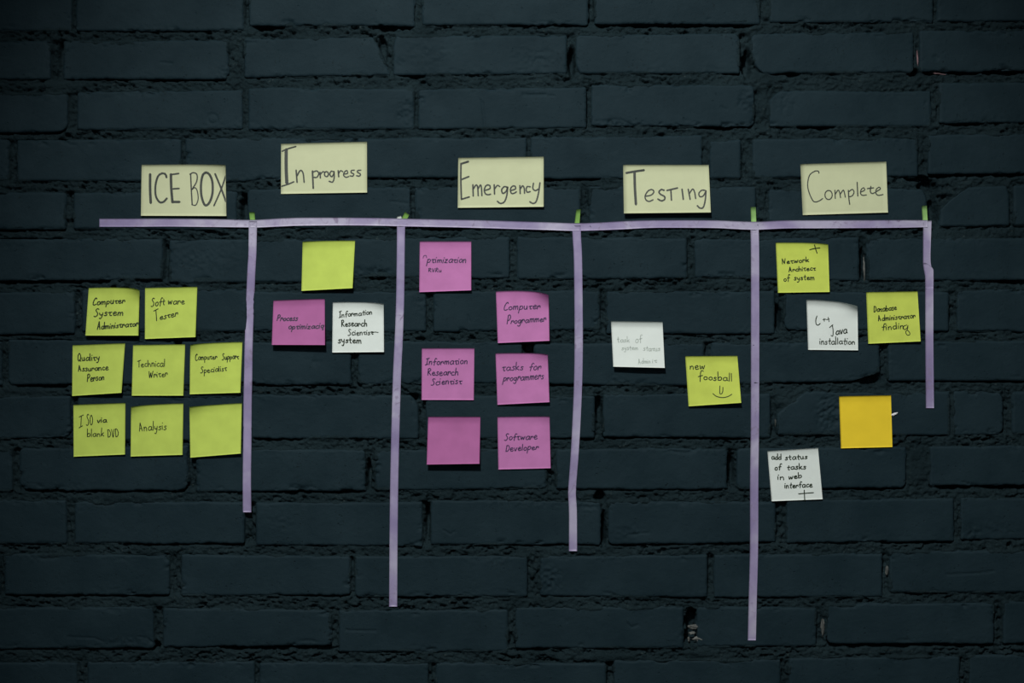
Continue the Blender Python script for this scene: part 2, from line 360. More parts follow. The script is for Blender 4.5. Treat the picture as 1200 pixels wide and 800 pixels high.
# fill smears: solid lumps of mortar level with the brick faces (x, y, rx, ry, height)
smears = [(74, 100, 30, 5, .001), (900, 92, 22, 6, -.001), (600, 90, 20, 5, -.001), (1130, 275, 50, 6, 0), (1077, 545, 14, 26, -.001), (922, 470, 15, 11, .0012), (820, 765, 22, 6, .0015), (430, 335, 14, 3, 0), (150, 584, 50, 6, .001), (700, 770, 60, 5, .001), (186, 705, 10, 5, .003), (40, 458, 26, 4, .001), (896, 122, 7, 18, -.002), (350, 45, 18, 3, -.001)]
holes = [(442, 322, 10, 5, -.012), (70, 64, 5, 14, -.01), (670, 70, 4, 18, -.014), (876, 75, 5, 16, -.014), (448, 62, 5, 18, -.01), (620, 408, 7, 6, -.016), (483, 466, 6, 5, -.012), (488, 484, 4, 8, -.012), (811, 728, 7, 14, -.014), (812, 745, 12, 8, -.014), (703, 582, 6, 6, -.012), (432, 555, 3, 16, -.012), (1020, 446, 14, 5, -.010), (1087, 222, 11, 12, -.012), (1094, 250, 6, 17, -.012), (1074, 208, 12, 4, -.01), (1070, 84, 8, 4, -.012), (193, 295, 4, 10, -.01), (912, 372, 4, 14, -.012), (1012, 308, 3, 18, -.012), (285, 245, 4, 18, -.012), (178, 757, 9, 5, -.01), (702, 480, 4, 14, -.012), (707, 620, 3, 18, -.014), (858, 550, 4, 16, -.013), (501, 610, 3, 18, -.014)]

slots = [(600, 690, 30, 1.3), (700, 880, 30, 2.6), (440, 480, 33, 4), (300, 330, 34, 3), (80, 260, 94, 1.6), (850, 870, 87, 2), (905, 935, 87, 2.4), (1085, 1200, 84, 2.6), (0, 75, 158, 1.6), (820, 880, 150, 2.6), (940, 975, 150, 3), (1105, 1150, 145, 2),
         (1090, 1200, 206, 3), (640, 700, 210, 1.6), (0, 75, 272, 1.6), (0, 125, 330, 3), (1170, 1200, 329, 4), (20, 85, 452, 3), (300, 405, 452, 1.6), (910, 1010, 450, 2), (1060, 1200, 447, 2), (645, 700, 451, 2), (300, 350, 515, 2.6), (630, 700, 514, 2), (700, 870, 514, 1.8),
         (30, 215, 576, 2.5), (300, 420, 577, 2), (930, 1060, 571, 2), (1100, 1200, 570, 3.6), (150, 285, 638, 2), (600, 700, 639, 1.5), (715, 900, 638, 2), (1045, 1115, 636, 2.4), (5, 195, 698, 2.5), (470, 515, 701, 2.5), (330, 405, 699, 2), (125, 180, 761, 2.5), (260, 390, 758, 4.4), (600, 640, 761, 2.5), (970, 1165, 755, 3.4), (470, 495, 90, 2), (500, 520, 275, 2), (0, 80, 393, 1.4), (710, 900, 393, 1.5)]
def build_mortar(name, x0, x1, y0, y1, st, keepout=None, parent=None):
    xs, ys, mask = make_raster(x0 - 40, x1 + 40, y0 - 40, y1 + 40, st, range(len(B)))
    X, Y, h, near = mortar_height(xs, ys, mask, st)
    for (cx, cy, rx, ry, hh) in smears:
        wgt = np.exp(-(((X - cx) / rx) ** 2 + ((Y - cy) / ry) ** 2) ** 1.5)
        h = h * (1 - wgt) + (hh - 0.001 + 0.0012 * fbm(X / 5, Y / 4, 141, 3)) * wgt
    for (cx, cy, rx, ry, hh) in holes:
        wgt = np.exp(-((((X - cx) / rx) ** 2 + ((Y - cy) / ry) ** 2) * (1 + 0.5 * fbm(X / 4, Y / 4, 481, 3))) ** 3) * ~mask
        h = h * (1 - wgt) + (hh * 2.2) * wgt
    h = np.minimum(h, 0.0011)
    # tuck under the bricks
    ins = mask.copy()
    d = 0
    er = mask.copy()
    for _ in range(int(max(1, round((7.5 if st < 3 else 2.6) / st)))):
        e2 = er.copy(); e2[1:] &= er[:-1]; e2[:-1] &= er[1:]; e2[:, 1:] &= er[:, :-1]; e2[:, :-1] &= er[:, 1:]; er = e2
    if st > 3: h = np.where(mask, np.minimum(h, -0.0045), h)
    keep_v = ~er
    q = keep_v[:-1, :-1] | keep_v[1:, :-1] | keep_v[:-1, 1:] | keep_v[1:, 1:]
    xi = (xs[:-1] >= x0) & (xs[:-1] < x1); yi = (ys[:-1] >= y0) & (ys[:-1] < y1)
    q &= yi[:, None] & xi[None]
    if keepout:
        a, b_, c, d_ = keepout
        xi = (xs[:-1] >= a) & (xs[1:] <= b_); yi = (ys[:-1] >= c) & (ys[1:] <= d_); q &= ~(yi[:, None] & xi[None])
    nr, nc = X.shape; F = grid_faces(nr, nc)[q.ravel()]
    used = np.zeros(nr * nc, bool); used[F.ravel()] = True; remap = np.cumsum(used) - 1
    V = to_world(X, Y, h).reshape(-1, 3)[used]
    o = mesh_np(name, V, remap[F], M_MORT, parent)
    o['kind'] = 'stuff'
    return o

# ------------------------------------------------------------------ wall structure
def box_mesh(name, a, b, mat, parent=None):
    x0, y0, z0 = a; x1, y1, z1 = b
    V = [(x0, y0, z0), (x1, y0, z0), (x1, y1, z0), (x0, y1, z0), (x0, y0, z1), (x1, y0, z1), (x1, y1, z1), (x0, y1, z1)]
    F = [(0, 3, 2, 1), (4, 5, 6, 7), (0, 1, 5, 4), (1, 2, 6, 5), (2, 3, 7, 6), (3, 0, 4, 7)]
    return mesh_np(name, V, F, mat, parent, False)
wall = box_mesh('wall_back', (-1.9, 0.034, 0.0), (1.9, 0.22, 2.75), M_BACK); wall['kind'] = 'structure'
fl = box_mesh('floor', (-1.9, -3.2, -0.08), (1.9, 0.22, 0.0), M_FLOOR); fl['kind'] = 'structure'

def offs(n_len, step):
    base = [0, 0.45, 1.0, 1.7, 2.6]
    mid = np.linspace(3.8, n_len - 3.8, max(3, int((n_len - 7.6) / step)))
    return np.concatenate([base, mid, [n_len - t for t in base[::-1]]]) / n_len
def build_brick(i, step):
    b = B[i]; W = b[1] - b[0]; Hh = (b[4] + b[5] - b[2] - b[3]) / 2
    if step > 3: us = np.linspace(0, 1, int(W / step)); vs = np.linspace(0, 1, int(Hh / step))
    else: us = offs(W, step); vs = offs(Hh, step)
    U, V = np.meshgrid(us, vs)
    xl, xr = edges_x(b, V, b[2], b[3], b[4], b[5], i)
    X = xl + (xr - xl) * U
    uu = (X - b[0]) / W
    T = b[2] + (b[3] - b[2]) * uu; Bt = b[4] + (b[5] - b[4]) * uu
    amp = 0.5 + 1.3 * sst(-0.3, 0.6, fbm(X / 60 + i * 2.3, T / 40, 145, 2))
    T = T + amp * (0.8 * fbm(X / 30, T / 9 + i, 151, 2) + 0.7 * fbm(X / 5, T / 9 + i, 161, 2))
    Bt = Bt + amp * (0.8 * fbm(X / 30, Bt / 9 + i, 171, 2) + 0.6 * fbm(X / 5, Bt / 9 + i, 181, 2))
    Y = T + (Bt - T) * V
    fade = np.abs(2 * U - 1) ** 8
    X = X + fade * amp * (0.6 * fbm(Y / 14, X / 80, 191, 2) + 0.5 * fbm(Y / 4, X / 80, 201, 2))
    e = np.minimum(np.minimum(X - xl, xr - X), np.minimum(Y - T, Bt - Y)); e = np.maximum(e, 0)
    h = brick_h(i, X, Y, e)
    for c in cracks:
        cx = [p[0] for p in c]; cy = [p[1] for p in c]
        if max(cx) < b[0] - 3 or min(cx) > b[1] + 3 or max(cy) < b[2] - 3 or min(cy) > b[5] + 3: continue
        h = h - 0.0018 * np.exp(-(seg_d(X, Y, c) / 0.8) ** 2)
    for (cx, cy, rr, dm) in pits:
        if cx + rr < b[0] or cx - rr > b[1] or cy + rr < b[2] - 2 or cy - rr > b[5] + 2: continue
        if (cx, cy) == (249, 139):
            h = h - 0.0013 * np.exp(-((np.hypot(X - cx, Y - cy) - 5.5) / 1.3) ** 2)
        else:
            wq = np.exp(-(((X - cx) / rr) ** 2 + ((Y - cy) / rr) ** 2) ** 1.5)
            h = h - dm * 0.0007 * wq * (0.8 + 1.6 * fbm(X / 2.6, Y / 2.6, 211, 2))
    for (cx, cy, rx, ry, am, bi) in roughs:
        if cx + rx * 1.6 < b[0] or cx - rx * 1.6 > b[1] or cy + ry * 1.6 < b[2] or cy - ry * 1.6 > b[5]: continue
        wq = np.exp(-(((X - cx) / rx) ** 2 + ((Y - cy) / ry) ** 2) ** 1.5)
        h = h + wq * (am * fbm(X / 4.5, Y / 3.6, 501, 4) + bi)
    nr, nc = X.shape
    v = to_world(X, Y, h).reshape(-1, 3); F = grid_faces(nr, nc)
    # sides running back into the bed
    idx = np.arange(nr * nc).reshape(nr, nc)
    loop = np.concatenate([idx[0, :], idx[1:, -1], idx[-1, -2::-1], idx[-2:0:-1, 0]])
    n = len(loop); ring = v[loop].copy(); ring[:, 1] = 0.035
    V2 = np.concatenate([v, ring]); a = loop; a2 = np.roll(loop, -1); c0 = nr * nc + np.arange(n); c1 = np.roll(c0, -1)
    F2 = np.stack([a, a2, c1, c0], -1)
    o = mesh_np('brick', V2, np.concatenate([F, F2]), M_BRICK, wall)
    return o
def in_frame(b): return b[1] > -15 and b[0] < 1215 and b[5] > -8 and b[2] < 808
for i in range(len(B)):
    build_brick(i, 1.35 if in_frame(B[i]) else 7.0)
build_mortar('mortar', -20, 1220, -20, 820, 1.25, None, wall)
build_mortar('mortar_surround', -450, 1560, -215, 1020, 5.0, (-20, 1220, -20, 820), wall)

# the rest of the wall, down to the floor and up, joined as one
def far_bricks():
    V = []; F = []; r = random.Random(9)
    k = 0; y = 1024
    rows = []
    while y < 1515: rows.append(y); y += 62
    y = -261
    while y > -1060: rows.append(y); y -= 62
    for row_i, y in enumerate(rows):
        x = -1500 + (row_i % 2) * 100
        while x < 2090:
            x1 = min(x + 194, 2110)
            add(V, F, x, x1, y, min(y + 50, 1519), r.uniform(-.0008, .0008)); x += 204
    for y in [-199, -137, -75] + [(-13 + 61.5 * t) for t in range(14)] + [838, 900, 962]:
        for (xa, xb) in ((-1510, -500), (1560, 2100)):
            x = xa + (int(y) % 2) * 90
            while x + 190 < xb: add(V, F, x, x + 194, y, y + 49, r.uniform(-.0008, .0008)); x += 204
    return V, F
def add(V, F, x0, x1, y0, y1, off):
    n = len(V)
    for (ins, dep) in ((0, -0.02), (0, off - 0.0012), (2.0, off)):
        for (x, y) in ((x0 + ins, y0 + ins), (x1 - ins, y0 + ins), (x1 - ins, y1 - ins), (x0 + ins, y1 - ins)):
            V.append(((x - 600) * S, -dep, ZC + (400 - y) * S))
    for l in (0, 4):
        for q in range(4): F.append((n + l + q, n + l + 4 + q, n + l + 4 + (q + 1) % 4, n + l + (q + 1) % 4))
    F.append((n + 8, n + 11, n + 10, n + 9))
V, F = far_bricks()
fb = mesh_np('brick_field', V, F, M_BRICK, wall, False); fb['kind'] = 'stuff'
box_mesh('mortar_backing', (-1.9, 0.006, 0.0), (-0.6 - 0.55 - 0.1, 0.035, 2.75), M_BACK, wall)
box_mesh('mortar_backing', (1.18, 0.006, 0.0), (1.9, 0.035, 2.75), M_BACK, wall)
box_mesh('mortar_backing', (-1.26, 0.006, 2.165), (1.19, 0.035, 2.75), M_BACK, wall)
box_mesh('mortar_backing', (-1.26, 0.006, 0.0), (1.19, 0.035, 0.63), M_BACK, wall)

# small bare bits in the joints
def lump(name, px, py, rx, ry, h, mat, seed, parent=wall, rot=0.0, zr=0.003):
    r = np.random.RandomState(seed); V = []; F = []; nu, nv = 12, 7
    for a in range(nv):
        th = math.pi * a / (nv - 1)
        for b_ in range(nu):
            ph = 2 * math.pi * b_ / nu; k = 1 + r.uniform(-.38, .30)
            x = math.cos(ph) * math.sin(th) * rx * k; z = math.cos(th) * ry * k; d = math.sin(ph) * math.sin(th) * zr * k
            x2 = x * math.cos(rot) - z * math.sin(rot); z2 = x * math.sin(rot) + z * math.cos(rot)
            q = P(px + x2, py - z2, h); V.append((q[0], q[1] + d, q[2]))
    for a in range(nv - 1):
        for b_ in range(nu): F.append((a * nu + b_, a * nu + (b_ + 1) % nu, (a + 1) * nu + (b_ + 1) % nu, (a + 1) * nu + b_))
    return mesh_np(name, V, F, mat, parent, False)
for q in [(813, 734, 7.5, 2.6, -.004, M_STONE, 1, .05), (818.5, 748, 6.5, 2.6, -.003, M_STONE, 2, .1), (807, 749, 1.3, 3, -.004, M_STONE, 3, 0), (811, 741.5, 4.5, 1.6, -.006, M_STONE, 4, .1)]:
    lump('mortar_chip', q[0], q[1], q[2], q[3], q[4], q[5], q[6], wall, q[7])
for q in [(1012.5, 315, 1.2, 14, -.004, M_STONE, 5, .03), (1075, 68, 0.9, 8, -.003, M_ROSE, 6, .05), (1100, 86.5, 8, 0.7, -.004, M_ROSE, 7, -.15), (187, 705, 9, 3, -.0015, M_MORT, 8, .1),
          (908.5, 495, .7, 4, -.003, M_STONE, 9, 0), (973, 769.5, 14, 0.9, -.002, M_MORT, 10, .06), (1039, 668, 1.8, 5, -.003, M_STONE, 11, 0), (964, 735, 2.2, 9, -.004, M_STONE, 12, 0), (812, 758, 5, 3, -.001, M_MORT, 13, 0)]:
    lump('mortar_chip', q[0], q[1], q[2], q[3], q[4], q[5], q[6], wall, q[7], 0.002)

# ------------------------------------------------------------------ height of the finished wall under a photo point
def wall_top(px, py):
    best = -0.004
    for i in range(len(B)):
        b = B[i]
        if b[0] <= px <= b[1] and b[2] - 1 <= py <= b[5] + 1:
            off, tx, ty, _ = prm[i]; cx = (b[0] + b[1]) / 2; cy = (b[2] + b[5]) / 2
            best = max(best, off + tx * (px - cx) + ty * (py - cy) + 0.00045 * float(fbm(np.array(px / 55), np.array(py / 40), 11, 2)) + 0.0002)
    return best

# ------------------------------------------------------------------ tape
def catmull(pts, step):
    pts = [np.array(p, float) for p in pts]; pts = [2 * pts[0] - pts[1]] + pts + [2 * pts[-1] - pts[-2]]; out = []
    for i in range(1, len(pts) - 2):
        a, b, c, d = pts[i - 1:i + 3]; n = max(2, int(np.linalg.norm((c - b)[:2]) / step))
        for k in range(n):
            t = k / n; out.append(0.5 * ((2 * b) + (-a + c) * t + (2 * a - 5 * b + 4 * c - d) * t * t + (-a + 3 * b - 3 * c + d) * t ** 3))
    out.append(pts[-2]); return np.array(out)
def make_tape(lab, pts, extra, seed, vertical=True, parent=None, name='tape_strip', mat=None):
    """pts: (station, low side, high side): for vertical strips y, x left, x right; for horizontal x, y top, y bottom"""
    L = catmull([(p[0], p[1], p[2]) for p in pts], 2.2)
    n = len(L); m = 7
    hw = np.array([max(wall_top(*( ((l[1] + l[2]) / 2, l[0]) if vertical else (l[0], (l[1] + l[2]) / 2))) for _ in (0,)) for l in L])
    k = 9                                   # taut over the joints: running maximum, then smoothed
    pad = np.pad(hw, k, mode='edge'); mx = np.array([pad[i:i + 2 * k + 1].max() for i in range(n)])
    pad = np.pad(mx, k, mode='edge'); sm = np.array([pad[i:i + 2 * k + 1].mean() for i in range(n)])
    low = np.clip((sm - hw - 0.001) / 0.003, 0, 1)
    pad = np.pad(low, 3, mode='edge'); low = np.array([pad[i:i + 7].mean() for i in range(n)])
    V = []; 
    for i in range(n):
        s, a, b = L[i]
        for j in range(m):
            t = j / (m - 1); c = a + (b - a) * t
            x, y = (c, s) if vertical else (s, c)
            cr = 0.00022 * float(fbm(np.array(x / 5.0), np.array(y / 5.0), 300 + seed, 3)) + 0.00018 * float(fbm(np.array(x / 22), np.array(y / 22), 320 + seed, 1))
            h = sm[i] + 0.00055 + extra - 0.0009 * low[i] * math.sin(math.pi * t) + cr
            V.append(P(x, y, h))
    nb = len(V)
    V += [(v[0], v[1] + 0.00018, v[2]) for v in V]
    F = [tuple(f) for f in grid_faces(n, m)]; F += [tuple(int(q) + nb for q in f[::-1]) for f in grid_faces(n, m)]
    idx = np.arange(nb).reshape(n, m); loop = list(idx[0, :]) + list(idx[1:, -1]) + list(idx[-1, -2::-1]) + list(idx[-2:0:-1, 0])
    F += [(loop[(q + 1) % len(loop)], loop[q], loop[q] + nb, loop[(q + 1) % len(loop)] + nb) for q in range(len(loop))]
    o = mesh_np(name, V, np.array([[int(q) for q in f] for f in F]), mat or M_TAPE, parent)
    if lab: tag(o, lab[0], 'tape', lab[1])
    return o
TG = 'lilac tape strips marking out the board'
make_tape(('long horizontal strip of lilac tape forming the top line of the board', TG),
          [(116.5, 256, 265.6), (160, 256, 265.6), (200, 256, 265.4), (245, 256.4, 265.8), (290, 257.4, 266.3), (303, 257.2, 266.4), (330, 255.6, 265.2), (352, 254.9, 264.4), (400, 254.8, 264), (440, 255.2, 264.3), (475, 256, 265.2), (520, 257, 266),
           (560, 257.8, 267), (600, 259, 268.2), (640, 260.2, 269.4), (673, 261.3, 270.4), (700, 260.7, 269.8), (730, 259, 268.6), (762, 258, 267), (800, 257.8, 266.8), (840, 258.1, 267.2), (882, 259.6, 269), (920, 258.2, 267.6), (960, 257.9, 267.4), (1020, 257.8, 267), (1060, 257.7, 266.6), (1087, 257.8, 266)], 0.0004, 1, False)
make_tape(('leftmost vertical strip of lilac tape, beside the nine lime notes', TG),
          [(259, 291.6, 301.2), (280, 291.3, 300.8), (300, 291, 300.3), (315, 290, 299.4), (350, 288.5, 298), (400, 286.8, 296.2), (440, 286, 295.6), (470, 285.4, 295), (520, 285, 294.6), (560, 284.5, 294.1), (600, 284.6, 294.5)], 0.0008, 2)
make_tape(('second vertical lilac tape strip from the left, between the In progress and Emergency columns', TG),
          [(259, 465.2, 474.8), (290, 465, 474.3), (340, 464.4, 473.8), (370, 463.6, 473), (400, 462.4, 471.9), (440, 460.5, 470), (500, 458.7, 468.2), (560, 457.4, 466.8), (620, 456.6, 466), (710.5, 456, 465.4)], 0.0, 3)
make_tape(('middle vertical lilac tape strip with a kink low down, right of the pink notes', TG),
          [(264, 670.4, 680.4), (280, 671.2, 681), (300, 672.4, 682), (340, 673, 682.6), (400, 673.3, 683), (450, 672.6, 682.2), (500, 670.5, 680), (535, 668.6, 677.8), (560, 666.8, 675.8), (578, 665.8, 674.9), (600, 666.8, 676), (645.5, 666.7, 676.2)], 0.0, 4)
make_tape(('longest vertical lilac tape strip, between the Testing and Complete columns', TG),
          [(263, 879.3, 889), (300, 880, 889.6), (400, 880, 889.8), (500, 879.8, 889.4), (560, 879, 888.7), (640, 878.9, 888.4), (700, 877.4, 886.9), (750, 876.3, 885.8)], 0.0, 5)
t5 = make_tape(('short rightmost vertical lilac tape strip with a fold near its top', TG),
          [(258.5, 1082, 1091.6), (270, 1081.8, 1091.3), (300, 1081.7, 1090.4), (311, 1081.9, 1091.2), (322, 1084, 1093.6), (350, 1084.3, 1093.8), (400, 1084.4, 1093.8), (478, 1085, 1094.5)], 0.0009, 6)
fold = make_tape(None, [(308, 1081.8, 1085), (314, 1082.4, 1093), (324, 1084.1, 1093.9), (338, 1084.4, 1093.9)], 0.0013, 7, True, t5, 'folded_flap')

# ------------------------------------------------------------------ paper
def quad_xy(c, u, v, bulge=(0, .5)):
    (x0, y0), (x1, y1), (x2, y2), (x3, y3) = c
    x = (x0 * (1 - u) + x1 * u) * (1 - v) + (x3 * (1 - u) + x2 * u) * v
    y = (y0 * (1 - u) + y1 * u) * (1 - v) + (y3 * (1 - u) + y2 * u) * v
    am, at = bulge
    if am:
        t = u / at if u < at else (1 - u) / (1 - at); y -= am * (1 - (1 - t) ** 2) * (1 - v) ** 3
    return x, y
def inv_quad(c, px, py):
    u = v = 0.5
    for _ in range(8):
        x, y = quad_xy(c, u, v); e = 1e-3
        xu, yu = quad_xy(c, u + e, v); xv, yv = quad_xy(c, u, v + e)
        a, b, cc, d = (xu - x) / e, (xv - x) / e, (yu - y) / e, (yv - y) / e
        det = a * d - b * cc; du = ((px - x) * d - (py - y) * b) / det; dv = ((py - y) * a - (px - x) * cc) / det
        u += du; v += dv
    return u, v
class Sheet:
    def __init__(s, corners, base, lift, curl=(0, 0), bulge=(0, .5), bow=0.0, glue=0.13):
        s.c = corners; s.base = base; s.lift = lift; s.curl = curl; s.bulge = bulge; s.bow = bow; s.glue = glue; s.top = 0.0016
    def h(s, u, v):
        u = min(max(u, 0), 1); v = min(max(v, 0), 1)
        t = max(0, (v - s.glue) / (1 - s.glue)); k = t ** 1.25
        l = (s.lift[0] * (1 - u) + s.lift[1] * u) * k + s.bow * math.sin(math.pi * u) * k
        cl = s.curl[0] * max(0, 1 - u / .55) ** 2 * max(0, 1 - v / .35) ** 2 + s.curl[1] * max(0, 1 - (1 - u) / .55) ** 2 * max(0, 1 - v / .35) ** 2
        return s.base + l + cl + s.top * max(0, 1 - v / .15) ** 2
    def mesh(s, name, mat, n=16, parent=None):
        V = []
        for j in range(n + 1):
            for i in range(n + 1):
                u, v = i / n, j / n; x, y = quad_xy(s.c, u, v, s.bulge); V.append(P(x, y, s.h(u, v)))
        nb = len(V); V += [(a, b + 0.00016, c) for a, b, c in V]
        G = grid_faces(n + 1, n + 1); idx = np.arange(nb).reshape(n + 1, n + 1)
        loop = np.array(list(idx[0, :]) + list(idx[1:, -1]) + list(idx[-1, -2::-1]) + list(idx[-2:0:-1, 0])); l2 = np.roll(loop, -1)
        side = np.stack([l2, loop, loop + nb, l2 + nb], -1)
        o = mesh_np(name, V, np.concatenate([G, G[:, ::-1] + nb, side]), mat, parent)
        fl_ = np.ones(2 * len(G) + len(side), bool); fl_[2 * len(G):] = False; o.data.polygons.foreach_set('use_smooth', fl_)
        return o
def base_of(c):
    b = -1
    for u in np.linspace(0.02, .98, 9):
        for v in np.linspace(0.0, 1, 7):
            b = max(b, wall_top(*quad_xy(c, u, v)) )
    return b + 0.0006

# strokes drawn as thin ink films lying on the paper
def ribbons(sheet, strokes, parent, mat, name='handwriting'):
    V = []; F = []
    for pts, wd in strokes:
        if len(pts) == 2: pts = [pts[0], ((pts[0][0] + pts[1][0]) / 2, (pts[0][1] + pts[1][1]) / 2), pts[1]]
        Lp = catmull(pts, 0.55); n = len(Lp)
        T = np.gradient(Lp, axis=0); T /= np.maximum(np.linalg.norm(T, axis=1), 1e-6)[:, None]
        N = np.stack([-T[:, 1], T[:, 0]], -1); b0 = len(V)
        # rounded ends
        fr = [(Lp[0] - T[0] * wd * .42, N[0], .3)] + [(Lp[i], N[i], 1) for i in range(n)] + [(Lp[-1] + T[-1] * wd * .42, N[-1], .3)]
        for i, (p, nn, k) in enumerate(fr):
            ww = wd / 2 * k * (1 + 0.12 * math.sin(i * 1.7 + p[0]))
            for sgn in (-1, 1):
                x, y = p + nn * ww * sgn; u, v = inv_quad(sheet.c, x, y)
                if u > 0.997 or u < 0.003:
                    u = min(max(u, .003), .997); x, y = quad_xy(sheet.c, u, v)
                V.append(P(x, y, sheet.h(u, v) + 0.00022))
        for i in range(len(fr) - 1):
            a = b0 + 2 * i; F.append((a, a + 2, a + 3, a + 1))
    if not V: return None
    return mesh_np(name, V, F, mat, parent)

G = {
 'a': (.82, [[(.66, .85), (.35, 1), (.05, .6), (.1, .12), (.4, .02), (.66, .4), (.7, .95)], [(.7, .95), (.68, .3), (.84, .02)]]),
 'b': (.72, [[(0, 1.9), (.03, 0)], [(.03, .5), (.3, 1), (.6, .8), (.58, .25), (.3, 0), (.03, .15)]]),
 'c': (.66, [[(.6, .85), (.35, 1), (.05, .6), (.1, .15), (.38, 0), (.64, .15)]]),
 'd': (.78, [[(.62, .8), (.3, .98), (.02, .5), (.2, .02), (.5, .15), (.64, .6)], [(.62, 1.9), (.66, 0)]]),
 'e': (.7, [[(.08, .48), (.52, .62), (.48, .93), (.25, 1), (.03, .6), (.15, .05), (.42, 0), (.68, .18)]]),
 'f': (.62, [[(.72, 1.72), (.5, 1.9), (.32, 1.5), (.25, -.15)], [(0, .92), (.6, 1.02)]]),
 'g': (.76, [[(.6, .85), (.3, 1), (.02, .6), (.2, .1), (.5, .3), (.65, .95)], [(.65, .95), (.6, -.5), (.32, -.85), (.05, -.6)]]),
 'q': (.76, [[(.6, .85), (.3, 1), (.02, .6), (.2, .1), (.5, .3), (.65, .95)], [(.65, .95), (.5, -.6), (.68, -.5)]]),
 'h': (.72, [[(0, 1.9), (.03, 0)], [(.03, .5), (.3, 1), (.52, .8), (.6, 0)]]),
 'i': (.22, [[(0, 1), (.04, 0)], [(.03, 1.42), (.09, 1.5)]]),
 'k': (.66, [[(0, 1.9), (.02, 0)], [(.52, .98), (.05, .45), (.3, .3), (.6, 0)]]),
 'l': (.22, [[(0, 1.9), (.05, 0)]]),
 'm': (1.0, [[(0, 1), (.03, 0)], [(.03, .6), (.25, 1), (.4, .8), (.42, 0)], [(.42, .6), (.65, 1), (.8, .8), (.86, 0)]]),
 'n': (.68, [[(0, 1), (.03, 0)], [(.03, .6), (.28, 1), (.48, .8), (.54, 0)]]),
 'o': (.68, [[(.35, 1), (.07, .75), (.05, .25), (.3, 0), (.58, .25), (.58, .75), (.35, 1)]]),
 'p': (.72, [[(.05, 1), (0, -.95)], [(.03, .7), (.3, 1), (.6, .75), (.5, .2), (.2, .05), (.02, .3)]]),
 'r': (.58, [[(.02, 1), (0, 0)], [(.02, .5), (.22, .95), (.44, .95), (.5, .45)]]),
 's': (.56, [[(.48, .88), (.25, 1), (.08, .75), (.38, .45), (.4, .12), (.12, 0), (-.04, .14)]]),
 't': (.62, [[(0, .78), (.12, .95), (.6, .95)], [(.28, .95), (.26, .2), (.42, 0), (.56, .1)]]),
 '+': (.55, [[(.26, 1.55), (.24, .15), (.45, 0)], [(0, .98), (.52, 1.04)]]),
 'u': (.72, [[(0, 1), (.05, .2), (.28, 0), (.48, .3), (.53, 1)], [(.53, 1), (.6, 0)]]),
 'v': (.62, [[(0, 1), (.24, 0), (.55, 1)]]),
 'w': (.92, [[(0, 1), (.15, 0), (.4, .8), (.58, 0), (.82, 1)]]),
 'y': (.7, [[(0, 1), (.1, .4), (.3, .3), (.5, .5)], [(.6, 1), (.42, -.3), (.2, -.85), (0, -.7)]]),
 'z': (.66, [[(0, .95), (.5, 1)], [(.5, 1), (.02, .05)], [(.02, .05), (.6, 0)]]),
 'A': (.82, [[(0, 0), (.18, 2.0)], [(.18, 2.0), (.62, 0)], [(.05, .8), (.52, .75)]]),
 'C': (.75, [[(.62, 1.75), (.5, 2.05), (.2, 1.7), (.02, .9), (.12, .1), (.4, 0), (.7, .25)]]),
 'D': (.85, [[(.08, 2.0), (.08, 0)], [(0, 1.9), (.4, 1.95), (.72, 1.1), (.5, .2), (.08, 0)]]),
 'I': (.6, [[(0, 1.75), (.6, 1.95)], [(.3, 1.8), (.26, .1)], [(0, -.05), (.5, .2)]]),
 'N': (.85, [[(.05, 0), (.05, 1.9)], [(.05, 1.9), (.5, .1)], [(.5, .1), (.68, 1.9)]]),
 'O': (.8, [[(.35, 2), (.07, 1.5), (.05, .5), (.3, 0), (.62, .5), (.62, 1.5), (.35, 2)]]),
 'P': (.75, [[(.1, 2.0), (.02, 0)], [(.0, 1.85), (.4, 2.05), (.65, 1.6), (.4, 1.05), (.07, .95)]]),
 'Q': (.85, [[(.35, 2), (.07, 1.5), (.05, .5), (.3, 0), (.62, .5), (.62, 1.5), (.35, 2)], [(.4, .4), (.75, -.1)]]),
 'R': (.8, [[(.1, 1.9), (.02, 0)], [(.0, 1.8), (.4, 2.0), (.6, 1.55), (.08, 1.0)], [(.12, 1.0), (.7, 0)]]),
 'S': (.72, [[(.65, 1.8), (.4, 2.0), (.15, 1.6), (.5, .9), (.45, .25), (.15, -.05), (-.08, .1)]]),
 'T': (.75, [[(-.05, 1.7), (.7, 2.0)], [(.32, 1.85), (.38, 0)]]),
 'V': (.75, [[(0, 1.9), (.3, 0), (.6, 1.9)]]),
 'W': (1.1, [[(0, 1.9), (.22, 0), (.45, 1.5), (.65, 0), (.95, 1.9)]]),
 'K': (.75, [[(.05, 1.9), (.02, 0)], [(.6, 1.9), (.05, .9), (.65, 0)]]),
 ' ': (.5, []), '.': (.25, [[(.05, .05), (.12, 0)]]),
}
def word(text, x0, y0, x1, y1, xh, slant=0.0, wd=0.9, org=(0, 0), sc_=11.43, cap=1.0):
    """lettering between two ends of a baseline, all in magnified coordinates of the note"""
    xh = xh * 0.93; r = random.Random(hash_s(text) + int(x0)); adv = sum(G[ch][0] + .16 for ch in text) - .16
    sx = (x1 - x0) / adv; out = []; x = 0
    for ch in text:
        wch, st = G[ch]; jy = r.uniform(-.09, .09); js = r.uniform(.88, 1.1); jx = r.uniform(-.07, .07)
        for s in st:
            pts = []
            for (a, b) in s:
                if b > 1: b = 1 + (b - 1) * cap * 1.15
                b = b * js + jy; X = x0 + (x + a) * sx + (slant + jx) * b * xh
                Y = y0 + (y1 - y0) * ((x + a) / max(adv, .1)) - b * xh
                pts.append((org[0] + X / sc_, org[1] + Y / sc_))
            out.append((pts, wd * 1.15))
        x += wch + .16
    return out
def hash_s(s): return sum((i + 3) * ord(c) for i, c in enumerate(s))
